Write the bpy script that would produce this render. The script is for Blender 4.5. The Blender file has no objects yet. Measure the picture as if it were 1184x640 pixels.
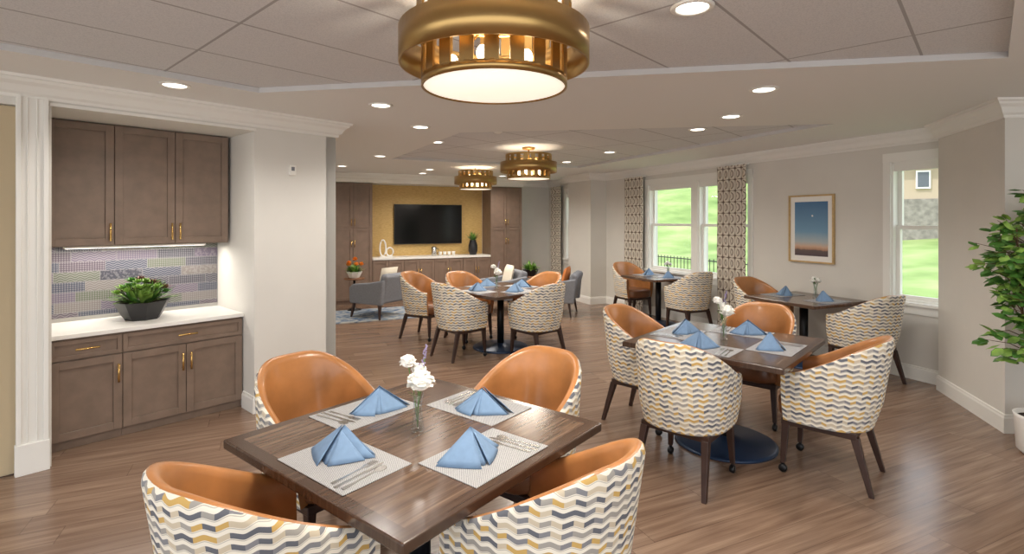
import bpy, math, random
from mathutils import Vector, Matrix
from mathutils.geometry import tessellate_polygon
random.seed(7)
scene = bpy.context.scene
COL = scene.collection
CAMH = 1.65; F = 610.0
CEIL = 2.585; TRAY = 2.622

# ------------------------------------------------------------------ helpers
def srgb(r, g, b):
    def l(c):
        c /= 255.0
        return c/12.92 if c <= 0.04045 else ((c+0.055)/1.055)**2.4
    return (l(r), l(g), l(b), 1.0)

def newmat(name):
    m = bpy.data.materials.new(name); m.use_nodes = True
    nt = m.node_tree
    return m, nt, nt.nodes['Principled BSDF']

def pm(name, col, rough=0.5, metal=0.0, emit=None, es=0.0, var=0.0, vscale=20.0, bump=0.0, coat=0.0):
    m, nt, b = newmat(name)
    b.inputs['Base Color'].default_value = col
    b.inputs['Roughness'].default_value = rough
    b.inputs['Metallic'].default_value = metal
    if coat: b.inputs['Coat Weight'].default_value = coat
    if emit is not None:
        b.inputs['Emission Color'].default_value = emit
        b.inputs['Emission Strength'].default_value = es
    if var > 0 or bump > 0:
        tc = nt.nodes.new('ShaderNodeTexCoord')
        no = nt.nodes.new('ShaderNodeTexNoise'); no.inputs['Scale'].default_value = vscale
        no.inputs['Detail'].default_value = 4
        nt.links.new(tc.outputs['Object'], no.inputs['Vector'])
        if var > 0:
            c2 = tuple(max(0, x*(1-var)) for x in col[:3])+(1,)
            c1 = tuple(min(1, x*(1+var)) for x in col[:3])+(1,)
            o = ramp(nt, no.outputs['Fac'], [(.3, c2), (.7, c1)])
            nt.links.new(o, b.inputs['Base Color'])
        if bump > 0:
            bp = nt.nodes.new('ShaderNodeBump'); bp.inputs['Strength'].default_value = bump
            bp.inputs['Distance'].default_value = 0.004
            nt.links.new(no.outputs['Fac'], bp.inputs['Height'])
            nt.links.new(bp.outputs['Normal'], b.inputs['Normal'])
    return m

def mth(nt, op, *ins):
    n = nt.nodes.new('ShaderNodeMath'); n.operation = op
    for i, x in enumerate(ins):
        if isinstance(x, (int, float)): n.inputs[i].default_value = x
        else: nt.links.new(x, n.inputs[i])
    return n.outputs[0]

def mixc(nt, f, a, b, blend='MIX'):
    n = nt.nodes.new('ShaderNodeMix'); n.data_type = 'RGBA'; n.blend_type = blend
    for idx, x in ((0, f), (6, a), (7, b)):
        if isinstance(x, (int, float, tuple)): n.inputs[idx].default_value = x
        else: nt.links.new(x, n.inputs[idx])
    return n.outputs[2]

def ramp(nt, fac, stops, interp='LINEAR'):
    n = nt.nodes.new('ShaderNodeValToRGB'); cr = n.color_ramp; cr.interpolation = interp
    while len(cr.elements) < len(stops): cr.elements.new(0.5)
    for e, (p, c) in zip(cr.elements, stops):
        e.position = p; e.color = c
    nt.links.new(fac, n.inputs[0])
    return n.outputs[0]

def comb(nt, x, y, z=0.0):
    n = nt.nodes.new('ShaderNodeCombineXYZ')
    for i, s in enumerate((x, y, z)):
        if isinstance(s, (int, float)): n.inputs[i].default_value = s
        else: nt.links.new(s, n.inputs[i])
    return n.outputs[0]

def wnoise(nt, vec):
    n = nt.nodes.new('ShaderNodeTexWhiteNoise'); n.noise_dimensions = '3D'
    nt.links.new(vec, n.inputs['Vector']); return n.outputs['Value']

def noise_t(nt, vec, scale, detail=4, dist=0.0):
    n = nt.nodes.new('ShaderNodeTexNoise'); n.inputs['Scale'].default_value = scale
    n.inputs['Detail'].default_value = detail; n.inputs['Distortion'].default_value = dist
    nt.links.new(vec, n.inputs['Vector']); return n.outputs['Fac']

def coords(nt, kind='Object', rot=0.0, scale=(1, 1, 1)):
    tc = nt.nodes.new('ShaderNodeTexCoord'); mp = nt.nodes.new('ShaderNodeMapping')
    mp.inputs['Rotation'].default_value = (0, 0, rot); mp.inputs['Scale'].default_value = scale
    nt.links.new(tc.outputs[kind], mp.inputs['Vector'])
    return mp.outputs['Vector']

def sep(nt, v):
    n = nt.nodes.new('ShaderNodeSeparateXYZ'); nt.links.new(v, n.inputs[0]); return n.outputs

class MB:
    def __init__(s): s.v = []; s.f = []; s.m = []; s.sm = []; s.uv = None
    def add(s, vs, fs, m=0, smooth=False, M=None):
        o = len(s.v)
        for p in vs:
            p = Vector(p)
            if M is not None: p = M @ p
            s.v.append(tuple(p))
        for f in fs:
            s.f.append([i+o for i in f]); s.m.append(m); s.sm.append(smooth)
        return s
    def box(s, x0, x1, y0, y1, z0, z1, m=0, M=None):
        vs = [(x0,y0,z0),(x1,y0,z0),(x1,y1,z0),(x0,y1,z0),(x0,y0,z1),(x1,y0,z1),(x1,y1,z1),(x0,y1,z1)]
        fs = [(0,3,2,1),(4,5,6,7),(0,1,5,4),(1,2,6,5),(2,3,7,6),(3,0,4,7)]
        return s.add(vs, fs, m, False, M)
    def frustum(s, p0, p1, a0, a1, m=0):
        vs = [(p0[0]+dx*a0, p0[1]+dy*a0, p0[2]) for dx, dy in ((-1,-1),(1,-1),(1,1),(-1,1))] + \
             [(p1[0]+dx*a1, p1[1]+dy*a1, p1[2]) for dx, dy in ((-1,-1),(1,-1),(1,1),(-1,1))]
        fs = [(0,3,2,1),(4,5,6,7),(0,1,5,4),(1,2,6,5),(2,3,7,6),(3,0,4,7)]
        return s.add(vs, fs, m)
    def lathe(s, prof, seg=32, m=0, M=None, smooth=True, close=False):
        vs = []; fs = []
        n = len(prof)
        for i in range(seg):
            a = 2*math.pi*i/seg
            for r, z in prof: vs.append((r*math.cos(a), r*math.sin(a), z))
        rng = n if close else n-1
        for i in range(seg):
            j = (i+1) % seg
            for k in range(rng):
                k2 = (k+1) % n
                if prof[k][0] < 1e-6 and prof[k2][0] < 1e-6: continue
                fs.append((i*n+k, j*n+k, j*n+k2, i*n+k2))
        return s.add(vs, fs, m, smooth, M)
    def tube(s, pts, r, seg=8, m=0, caps=True):
        pts = [Vector(p) for p in pts]; n = len(pts)
        if isinstance(r, (int, float)): r = [r]*n
        vs = []; fs = []
        for i, p in enumerate(pts):
            t = (pts[min(i+1, n-1)]-pts[max(i-1, 0)]).normalized()
            up = Vector((0, 0, 1)) if abs(t.z) < 0.9 else Vector((1, 0, 0))
            a = t.cross(up).normalized(); b = t.cross(a)
            for k in range(seg):
                q = 2*math.pi*k/seg
                vs.append(p+(a*math.cos(q)+b*math.sin(q))*r[i])
        for i in range(n-1):
            for k in range(seg):
                k2 = (k+1) % seg
                fs.append((i*seg+k, i*seg+k2, (i+1)*seg+k2, (i+1)*seg+k))
        if caps:
            fs.append(tuple(range(seg))); fs.append(tuple(range((n-1)*seg, n*seg)))
        return s.add(vs, fs, m, True)
    def sphere(s, c, r, seg=12, rings=8, m=0, sc=(1, 1, 1)):
        vs = []; fs = []
        for i in range(rings+1):
            th = math.pi*i/rings
            for k in range(seg):
                a = 2*math.pi*k/seg
                vs.append((c[0]+r*sc[0]*math.sin(th)*math.cos(a), c[1]+r*sc[1]*math.sin(th)*math.sin(a), c[2]+r*sc[2]*math.cos(th)))
        for i in range(rings):
            for k in range(seg):
                k2 = (k+1) % seg
                fs.append((i*seg+k, (i+1)*seg+k, (i+1)*seg+k2, i*seg+k2))
        return s.add(vs, fs, m, True)
    def obj(s, name, mats, parent=None, loc=(0, 0, 0), rot=0.0, bevel=0.0, bseg=2, uv=None, recalc=True, sub=0):
        me = bpy.data.meshes.new(name); me.from_pydata(s.v, [], s.f); me.update()
        if not isinstance(mats, (list, tuple)): mats = [mats]
        for m in mats: me.materials.append(m)
        for p, mi, sm in zip(me.polygons, s.m, s.sm):
            p.material_index = mi; p.use_smooth = sm
        if uv is not None:
            ul = me.uv_layers.new(name='UVMap')
            for lp in me.loops: ul.data[lp.index].uv = uv[lp.vertex_index]
        if recalc:
            import bmesh
            bm = bmesh.new(); bm.from_mesh(me)
            bmesh.ops.recalc_face_normals(bm, faces=bm.faces); bm.to_mesh(me); bm.free()
        o = bpy.data.objects.new(name, me); COL.objects.link(o)
        o.location = loc; o.rotation_euler = (0, 0, rot)
        if parent is not None: o.parent = parent
        if bevel > 0:
            b = o.modifiers.new('Bevel', 'BEVEL'); b.width = bevel; b.segments = bseg; b.limit_method = 'ANGLE'
        if sub:
            b = o.modifiers.new('Sub', 'SUBSURF'); b.levels = sub; b.render_levels = sub
        return o

def empty(name, loc=(0, 0, 0), rot=0.0, parent=None):
    o = bpy.data.objects.new(name, None); o.empty_display_size = 0.1
    COL.objects.link(o); o.location = loc; o.rotation_euler = (0, 0, rot)
    if parent: o.parent = parent
    return o

def tag(o, label, cat, group=None, kind=None):
    o['label'] = label; o['category'] = cat
    if group: o['group'] = group
    if kind: o['kind'] = kind
    return o

def struct(o, label, cat):
    return tag(o, label, cat, kind='structure')

def clone(root, loc, rot, label=None):
    def cp(o, par):
        c = o.copy(); COL.objects.link(c)
        if par is not None:
            c.parent = par
            c.matrix_parent_inverse = o.matrix_parent_inverse.copy()
        for ch in list(kids[o]): cp(ch, c)
        return c
    kids = {}
    def walk(o):
        kids[o] = list(o.children)
        for ch in kids[o]: walk(ch)
    walk(root)
    c = cp(root, None); c.location = loc; c.rotation_euler = (0, 0, rot)
    if label: c['label'] = label
    return c

# ------------------------------------------------------------------ frames
d = Vector((0.6713, 0.7412)); n_ = Vector((0.7412, -0.6713)); O = Vector((-2.41, 4.68))
ANG_D = math.atan2(d.y, d.x)
def P(s, t): return O+d*s+n_*t
u = Vector((-0.4142, 0.9102)); w = Vector((0.9102, 0.4142))
ANG_W = math.atan2(w.y, w.x); ANG_R = math.atan2(-u.y, -u.x)
R0 = Vector((4.28, 5.3))
def R(x, y=0.0): return R0 - u*x + w*y      # x toward camera along the wall, y outward
F0 = Vector((-1.83, 11.5))
def FW(s, e=0.0): return F0+w*s-u*e         # e toward the room
def isect(p, a, q, b):
    det = a.x*(-b.y)+b.x*a.y
    r = q-p
    k = (r.x*(-b.y)+b.x*r.y)/det
    return p+a*k
T = 0.25
E_ = P(.78, T); EB = P(.78, -.9)
CR = isect(F0, w, R0, u)
CL = isect(F0, w, EB, u)
PC = Vector((1.55, 10.4)); PR = isect(PC, w, R0, u); PB = PC+u*.85; PB2 = isect(PB, w, R0, u)
K1 = Vector((5.2, 4.05)); K2 = Vector((3.84, 4.11)); K3 = Vector((4.17, 5.16)); K4 = R(.549)

# ------------------------------------------------------------------ materials
M_wall = pm('wall_paint', srgb(223, 220, 213), .75, var=.02, vscale=3)
M_wallR = pm('wall_paint_warm', srgb(219, 215, 207), .75, var=.02, vscale=3)
M_trim = pm('trim_paint', srgb(238, 236, 230), .45)
M_soffit = pm('ceiling_paint', srgb(234, 233, 230), .85)
M_lip = pm('tray_edge_shaded', srgb(206, 205, 204), .85)  # ceiling paint darkened: shade put into the colour to dim the brightly lit lip
M_tan = pm('beige_panel', srgb(196, 178, 146), .6)
M_cab = pm('taupe_cabinet', srgb(130, 111, 97), .38, var=.12, vscale=9)
M_cabf = pm('walnut_cabinet', srgb(130, 108, 93), .45, var=.1, vscale=8)
M_brass = pm('brass', srgb(222, 184, 116), .25, 1.0)
M_brassd = pm('antique_brass', srgb(178, 146, 94), .30, 1.0)
M_white = pm('white_solid_surface', srgb(240, 237, 231), .3)
M_black = pm('black_glaze', srgb(34, 34, 36), .35)
M_screen = pm('tv_screen', srgb(8, 8, 10), .12)
M_leg = pm('espresso_wood', srgb(54, 34, 27), .4, var=.2, vscale=12)
M_metal = pm('stainless', srgb(205, 203, 200), .22, 1.0)
M_iron = pm('black_metal', srgb(26, 26, 28), .35, .4)
M_basesheen = pm('black_metal_blue_sheen', srgb(40, 58, 86), .35, .3)  # blue reflection on the dark base disc put into its base colour
M_leather = pm('tan_leather', srgb(170, 115, 68), .28, var=.32, vscale=4, bump=.15, coat=.1)
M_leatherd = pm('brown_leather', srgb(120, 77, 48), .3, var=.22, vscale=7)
M_napkin = pm('blue_linen', srgb(116, 144, 176), .8, var=.06, vscale=40)
M_leaf = pm('leaf_green', srgb(78, 126, 52), .42, var=.35, vscale=9)
M_leaf2 = pm('leaf_bright', srgb(130, 166, 74), .42, var=.3, vscale=14)
M_burg = pm('leaf_burgundy', srgb(104, 66, 56), .5, var=.3, vscale=14)
M_bark = pm('bark', srgb(96, 72, 50), .8, var=.3, vscale=30)
M_soil = pm('soil', srgb(52, 38, 28), .95, var=.4, vscale=60)
M_petal = pm('white_petal', srgb(248, 246, 240), .7, var=.04, vscale=50)
M_purple = pm('lavender_petal', srgb(150, 136, 172), .7)
M_orange = pm('orange_petal', srgb(236, 140, 40), .7)
M_stem = pm('stem_green', srgb(96, 132, 68), .6)
M_grey = pm('grey_upholstery', srgb(124, 126, 132), .85, var=.08, vscale=40)
M_cream = pm('cream_cushion', srgb(224, 214, 196), .85)
M_rust = pm('rust_cushion', srgb(198, 118, 60), .85)
M_oak = pm('oak_wood', srgb(120, 78, 48), .45, var=.15, vscale=14)
M_palewood = pm('gilded_pale_wood', srgb(196, 164, 112), .35, var=.1, vscale=30)
M_plast = pm('white_plastic', srgb(240, 238, 232), .4)
M_lamp = pm('lamp_diffuser', (1, .95, .86, 1), .6, emit=(1, .90, .74, 1), es=.75)
M_bulb = pm('bulb_glow', (1, .9, .7, 1), .6, emit=(1, .84, .58, 1), es=7)
M_down = pm('downlight_lens', (1, .95, .88, 1), .6, emit=(1, .93, .82, 1), es=5)

def glass_mat(name, tint=(1, 1, 1, 1), k=1.0):
    m = bpy.data.materials.new(name); m.use_nodes = True; nt = m.node_tree
    nt.nodes.remove(nt.nodes['Principled BSDF'])
    tr = nt.nodes.new('ShaderNodeBsdfTransparent'); tr.inputs[0].default_value = tint
    gl = nt.nodes.new('ShaderNodeBsdfGlossy'); gl.inputs['Roughness'].default_value = .03
    lw = nt.nodes.new('ShaderNodeLayerWeight'); lw.inputs[0].default_value = .3
    f = mth(nt, 'ADD', .035*k, mth(nt, 'MULTIPLY', mth(nt, 'POWER', lw.outputs['Facing'], 4.0), .5*k))
    mx = nt.nodes.new('ShaderNodeMixShader')
    nt.links.new(f, mx.inputs[0])
    nt.links.new(tr.outputs[0], mx.inputs[1]); nt.links.new(gl.outputs[0], mx.inputs[2])
    nt.links.new(mx.outputs[0], nt.nodes['Material Output'].inputs[0])
    return m
M_glass = glass_mat('window_glass')
M_vase = glass_mat('vase_glass', (.95, .97, .97, 1), k=2.2)

def mk_gold():
    m, nt, b = newmat('gold_wallcovering')
    v = coords(nt, 'Object'); s = sep(nt, v)
    g = noise_t(nt, comb(nt, mth(nt, 'MULTIPLY', s[0], 1.0), mth(nt, 'MULTIPLY', s[2], 6.0)), 14, 5, .4)
    c = ramp(nt, g, [(.35, srgb(190, 156, 92)), (.5, srgb(202, 168, 104)), (.65, srgb(210, 178, 116))])
    nt.links.new(c, b.inputs['Base Color']); b.inputs['Roughness'].default_value = .5
    return m
M_gold = mk_gold()

def mk_floor():
    m, nt, b = newmat('wood_plank_floor')
    v = coords(nt, 'Object', -ANG_W)
    s = sep(nt, v)
    row = mth(nt, 'FLOOR', mth(nt, 'DIVIDE', s[1], .18))
    off = mth(nt, 'MULTIPLY', wnoise(nt, comb(nt, row, 3.3)), 1.4)
    xs = mth(nt, 'DIVIDE', mth(nt, 'ADD', s[0], off), 1.5)
    colm = mth(nt, 'FLOOR', xs)
    rnd = wnoise(nt, comb(nt, row, colm, 1.7))
    gx = mth(nt, 'ADD', mth(nt, 'MULTIPLY', s[0], .9), mth(nt, 'MULTIPLY', rnd, 30))
    g = noise_t(nt, comb(nt, gx, mth(nt, 'MULTIPLY', s[1], 15)), 1.6, 7, .7)
    g2 = noise_t(nt, comb(nt, gx, mth(nt, 'MULTIPLY', s[1], 100)), 2.0, 3, .2)
    g = mth(nt, 'ADD', mth(nt, 'MULTIPLY', g, .7), mth(nt, 'MULTIPLY', g2, .3))
    c = ramp(nt, g, [(.28, srgb(98, 76, 62)), (.45, srgb(130, 105, 88)), (.56, srgb(147, 122, 103)), (.72, srgb(168, 144, 124))])
    c = mixc(nt, mth(nt, 'MULTIPLY', rnd, .5), c, srgb(116, 91, 75))
    fy = mth(nt, 'FRACT', mth(nt, 'DIVIDE', s[1], .18)); fx = mth(nt, 'FRACT', xs)
    gap = mth(nt, 'MAXIMUM', mth(nt, 'LESS_THAN', fy, .02), mth(nt, 'LESS_THAN', fx, .0025))
    c = mixc(nt, mth(nt, 'MULTIPLY', gap, .55), c, srgb(62, 46, 36))
    nt.links.new(c, b.inputs['Base Color'])
    r = mth(nt, 'ADD', .16, mth(nt, 'MULTIPLY', g, .14)); nt.links.new(r, b.inputs['Roughness'])
    return m
M_floor = mk_floor()

def mk_tile_ceiling():
    m, nt, b = newmat('acoustic_ceiling_tile')
    v = coords(nt, 'Object', -ANG_D)
    s = sep(nt, v)
    fx = mth(nt, 'FRACT', mth(nt, 'DIVIDE', mth(nt, 'ADD', s[0], .2), 1.22)); fy = mth(nt, 'FRACT', mth(nt, 'DIVIDE', mth(nt, 'ADD', s[1], .32), .61))
    g = mth(nt, 'MAXIMUM', mth(nt, 'LESS_THAN', fx, .012), mth(nt, 'LESS_THAN', fy, .024))
    sp = noise_t(nt, v, 160, 2)
    c = ramp(nt, sp, [(.35, srgb(207, 208, 210)), (.55, srgb(221, 221, 222))])
    c = mixc(nt, g, c, srgb(168, 166, 167))
    nt.links.new(c, b.inputs['Base Color']); b.inputs['Roughness'].default_value = .9
    return m
M_tile = mk_tile_ceiling()

def mk_backsplash():
    m, nt, b = newmat('mosaic_backsplash')
    v = coords(nt, 'Object'); s = sep(nt, v)
    zr = mth(nt, 'DIVIDE', s[2], .082); row = mth(nt, 'FLOOR', zr)
    off = mth(nt, 'MULTIPLY', wnoise(nt, comb(nt, row, 8.8)), .29)
    xr = mth(nt, 'DIVIDE', mth(nt, 'ADD', mth(nt, 'ADD', s[0], 5.0), off), .30); cl = mth(nt, 'FLOOR', xr)
    rnd = wnoise(nt, comb(nt, row, cl, 4.1)); rnd2 = wnoise(nt, comb(nt, cl, row, 9.1))
    base = ramp(nt, rnd, [(0, srgb(66, 66, 76)), (.17, srgb(98, 88, 104)), (.34, srgb(92, 97, 82)), (.5, srgb(62, 68, 84)), (.66, srgb(118, 112, 108)), (.83, srgb(84, 73, 84))], 'CONSTANT')
    ux = mth(nt, 'FRACT', xr)
    k1 = mth(nt, 'SINE', mth(nt, 'ADD', mth(nt, 'MULTIPLY', s[0], 190), mth(nt, 'MULTIPLY', s[2], 190)))
    k2 = mth(nt, 'SINE', mth(nt, 'SUBTRACT', mth(nt, 'MULTIPLY', s[0], 190), mth(nt, 'MULTIPLY', s[2], 190)))
    dia = mth(nt, 'GREATER_THAN', mth(nt, 'MULTIPLY', k1, k2), .1)
    wav = mth(nt, 'GREATER_THAN', mth(nt, 'SINE', mth(nt, 'ADD', mth(nt, 'MULTIPLY', s[2], 330), mth(nt, 'MULTIPLY', mth(nt, 'SINE', mth(nt, 'MULTIPLY', s[0], 100)), 2.4))), .1)
    nz = mth(nt, 'GREATER_THAN', noise_t(nt, v, 60, 4), .52)
    p1 = mth(nt, 'LESS_THAN', rnd2, .38); p2 = mth(nt, 'GREATER_THAN', rnd2, .62)
    pat = mth(nt, 'ADD', mth(nt, 'MULTIPLY', dia, p1), mth(nt, 'ADD', mth(nt, 'MULTIPLY', wav, p2), mth(nt, 'MULTIPLY', mth(nt, 'MULTIPLY', nz, .6), mth(nt, 'SUBTRACT', 1.0, mth(nt, 'ADD', p1, p2)))))
    c = mixc(nt, mth(nt, 'MULTIPLY', pat, .5), base, srgb(160, 156, 158))
    g = mth(nt, 'MAXIMUM', mth(nt, 'LESS_THAN', mth(nt, 'FRACT', zr), .045), mth(nt, 'LESS_THAN', ux, .012))
    c = mixc(nt, g, c, srgb(136, 134, 134))
    nt.links.new(c, b.inputs['Base Color']); b.inputs['Roughness'].default_value = .3
    return m
M_splash = mk_backsplash()

def mk_fabric():
    m, nt, b = newmat('wave_pattern_fabric')
    tc = nt.nodes.new('ShaderNodeTexCoord'); s = sep(nt, tc.outputs['UV'])
    cu = .029; rv = .032
    tri = mth(nt, 'DIVIDE', mth(nt, 'PINGPONG', s[0], cu), cu)
    tri = mth(nt, 'SMOOTH_MIN', mth(nt, 'SMOOTH_MAX', tri, .1, .3), .9, .3)
    vv = mth(nt, 'ADD', mth(nt, 'DIVIDE', s[1], rv), mth(nt, 'MULTIPLY', tri, .40))
    row = mth(nt, 'FLOOR', vv); fv = mth(nt, 'FRACT', vv); cl = mth(nt, 'FLOOR', mth(nt, 'DIVIDE', s[0], cu))
    rr = wnoise(nt, comb(nt, row, 2.2)); rc = wnoise(nt, comb(nt, row, cl, .7))
    rnd = mth(nt, 'FRACT', mth(nt, 'ADD', mth(nt, 'MULTIPLY', rr, .6), mth(nt, 'MULTIPLY', rc, .65)))
    c = ramp(nt, rnd, [(0, srgb(132, 132, 136)), (.23, srgb(202, 166, 98)), (.48, srgb(162, 157, 150)), (.68, srgb(204, 190, 166)), (.82, srgb(100, 102, 110))], 'CONSTANT')
    cream = srgb(236, 229, 214)
    k = mth(nt, 'MULTIPLY', mth(nt, 'GREATER_THAN', fv, .14), mth(nt, 'LESS_THAN', fv, .64))
    c = mixc(nt, k, cream, c)
    ln = mth(nt, 'LESS_THAN', fv, .08)
    c = mixc(nt, mth(nt, 'MULTIPLY', ln, .45), c, srgb(104, 100, 98))
    nt.links.new(c, b.inputs['Base Color']); b.inputs['Roughness'].default_value = .85
    return m
M_fab = mk_fabric()

def mk_curtain():
    m, nt, b = newmat('lattice_drapery')
    tc = nt.nodes.new('ShaderNodeTexCoord'); s = sep(nt, tc.outputs['UV'])
    a = mth(nt, 'SINE', mth(nt, 'MULTIPLY', s[0], 2*math.pi/.30)); c_ = mth(nt, 'SINE', mth(nt, 'MULTIPLY', s[1], 2*math.pi/.32))
    v = mth(nt, 'ABSOLUTE', mth(nt, 'MULTIPLY', a, c_))
    v2 = mth(nt, 'ABSOLUTE', mth(nt, 'SINE', mth(nt, 'ADD', mth(nt, 'MULTIPLY', v, 5.6), 0.3)))
    k = mth(nt, 'LESS_THAN', v2, .5)
    c = mixc(nt, k, srgb(216, 207, 192), srgb(108, 92, 80))
    nt.links.new(c, b.inputs['Base Color']); b.inputs['Roughness'].default_value = .9
    return m
M_curt = mk_curtain()

def mk_table():
    m, nt, b = newmat('dark_table_wood')
    v = coords(nt, 'Object'); s = sep(nt, v)
    g = noise_t(nt, comb(nt, mth(nt, 'MULTIPLY', s[0], 2.0), mth(nt, 'MULTIPLY', s[1], 34)), 1.6, 6, .7)
    c = ramp(nt, g, [(.25, srgb(62, 45, 36)), (.5, srgb(98, 76, 61)), (.78, srgb(136, 112, 92))])
    pl = mth(nt, 'FLOOR', mth(nt, 'DIVIDE', s[1], .12))
    c = mixc(nt, mth(nt, 'MULTIPLY', wnoise(nt, comb(nt, pl, 1.0)), .45), c, srgb(70, 52, 41))
    mx = mth(nt, 'MAXIMUM', mth(nt, 'ABSOLUTE', s[0]), mth(nt, 'ABSOLUTE', s[1]))
    c = mixc(nt, mth(nt, 'MULTIPLY', mth(nt, 'GREATER_THAN', mx, .505), .7), c, srgb(60, 43, 35))
    nt.links.new(c, b.inputs['Base Color']); b.inputs['Roughness'].default_value = .2
    return m
M_table = mk_table()

def mk_mat():
    m, nt, b = newmat('woven_placemat')
    v = coords(nt, 'Object'); s = sep(nt, v)
    a = mth(nt, 'SINE', mth(nt, 'MULTIPLY', s[0], 800)); c_ = mth(nt, 'SINE', mth(nt, 'MULTIPLY', s[1], 800))
    k = mth(nt, 'GREATER_THAN', mth(nt, 'MULTIPLY', a, c_), -.02)
    c = mixc(nt, k, srgb(186, 185, 184), srgb(108, 108, 112))
    nt.links.new(c, b.inputs['Base Color']); b.inputs['Roughness'].default_value = .7
    return m
M_mat = mk_mat()

def mk_grass():
    m, nt, b = newmat('grass')
    v = coords(nt, 'Object')
    c = ramp(nt, noise_t(nt, v, .5, 8), [(.3, srgb(98, 124, 60)), (.5, srgb(130, 152, 84)), (.7, srgb(160, 174, 112))])
    nt.links.new(c, b.inputs['Base Color']); b.inputs['Roughness'].default_value = .95
    return m
M_grass = mk_grass()

def mk_art():
    m, nt, b = newmat('desert_dusk_print')
    v = coords(nt, 'Object'); s = sep(nt, v)
    z = mth(nt, 'ADD', s[2], mth(nt, 'MULTIPLY', mth(nt, 'SUBTRACT', noise_t(nt, comb(nt, s[0], 0.0), 9, 3), .5), .06))
    f = mth(nt, 'DIVIDE', mth(nt, 'ADD', z, .34), .68)
    c = ramp(nt, f, [(0, srgb(84, 72, 78)), (.11, srgb(100, 84, 82)), (.13, srgb(178, 134, 108)), (.18, srgb(206, 172, 146)), (.26, srgb(172, 182, 184)), (.45, srgb(110, 152, 182)), (1, srgb(60, 108, 152))])
    dx = mth(nt, 'SUBTRACT', s[0], .02); dz = mth(nt, 'SUBTRACT', s[2], .16)
    r = mth(nt, 'SQRT', mth(nt, 'ADD', mth(nt, 'MULTIPLY', dx, dx), mth(nt, 'MULTIPLY', dz, dz)))
    c = mixc(nt, mth(nt, 'LESS_THAN', r, .011), c, srgb(240, 236, 226))
    nt.links.new(c, b.inputs['Base Color']); b.inputs['Roughness'].default_value = .4
    return m
M_art = mk_art()

def mk_rug():
    m, nt, b = newmat('blue_rug')
    v = coords(nt, 'Object')
    c = ramp(nt, noise_t(nt, v, 5, 6, 1.5), [(.35, srgb(70, 96, 128)), (.5, srgb(140, 152, 166)), (.6, srgb(186, 186, 182))])
    nt.links.new(c, b.inputs['Base Color']); b.inputs['Roughness'].default_value = .95
    return m
M_rug = mk_rug()

# ------------------------------------------------------------------ room shell
def wallbox(mb, p, q, z0, z1, th=.12, m=0):
    t = (q-p).normalized(); o = Vector((t.y, -t.x))*th
    vs = [(p.x,p.y,z0),(q.x,q.y,z0),(q.x+o.x,q.y+o.y,z0),(p.x+o.x,p.y+o.y,z0)]
    vs += [(a, b_, z1) for a, b_, _ in vs]
    mb.add(vs, [(0,3,2,1),(4,5,6,7),(0,1,5,4),(1,2,6,5),(2,3,7,6),(3,0,4,7)], m)

def sweep(name, poly, prof, mat, label):
    n = len(poly); k = len(prof); vs = []; fs = []
    ns = []
    for i in range(n-1):
        t = (poly[i+1]-poly[i]).normalized(); ns.append(Vector((-t.y, t.x)))
    for i, p in enumerate(poly):
        if i == 0: o = ns[0]
        elif i == n-1: o = ns[-1]
        else: o = (ns[i-1]+ns[i])/max(.35, 1+ns[i-1].dot(ns[i]))
        for off, z in prof: vs.append((p.x+o.x*off, p.y+o.y*off, z))
    for i in range(n-1):
        for j in range(k):
            j2 = (j+1) % k
            fs.append((i*k+j, (i+1)*k+j, (i+1)*k+j2, i*k+j2))
    fs.append(tuple(range(k))); fs.append(tuple(range((n-1)*k, n*k)))
    mb = MB(); mb.add(vs, fs)
    return struct(mb.obj(name, mat), label, 'trim')

outer = [Vector((-6.6, -3)), Vector((5.3, -3)), Vector((5.3, 4.17)), K4+w*.1, CR+w*.1+u*.1, CL+u*.1-w*.1, Vector((-6.6, 6.5))]
mb = MB(); mb.add([(p.x, p.y, 0) for p in outer]+[(p.x, p.y, -.12) for p in outer],
                  [tuple(range(len(outer)))]+[tuple(range(2*len(outer)-1, len(outer)-1, -1))]+[(i, i+len(outer), (i+1) % len(outer)+len(outer), (i+1) % len(outer)) for i in range(len(outer))])
struct(mb.obj('floor', M_floor), 'brown wood plank floor with a satin sheen', 'floor')

tray1 = [P(-3.6, .85), Vector((-1.85, 3.86)), Vector((2.85, 3.03)), Vector((2.85, 3.03))-d*4.6]
tray2 = [Vector((3.12, 5.1)), Vector((3.12, 5.1))+u*4.7, Vector((3.12, 5.1))+u*4.7-w*3.3, Vector((-.55, 5.6))]
def tri_fill(polys, z):
    pl = [[Vector((p.x, p.y, 0)) for p in q] for q in polys]
    flat = [p for q in pl for p in q]
    return [(p.x, p.y, z) for p in flat], tessellate_polygon(pl)
mb = MB()
vs, fs = tri_fill([outer, tray1, tray2], CEIL); mb.add(vs, fs, 0)
for tr in (tray1, tray2):
    k = len(tr)
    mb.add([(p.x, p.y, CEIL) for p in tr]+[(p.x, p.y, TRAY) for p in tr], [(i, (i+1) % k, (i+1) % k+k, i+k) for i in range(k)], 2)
    mb.add([(p.x, p.y, TRAY) for p in tr], [tuple(range(k))], 1)
mb.add([(p.x, p.y, TRAY+.08) for p in outer], [tuple(range(len(outer)))], 0)
struct(mb.obj('ceiling', [M_soffit, M_tile, M_lip], recalc=False), 'white ceiling with recessed trays of grey acoustic tiles', 'ceiling')

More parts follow.
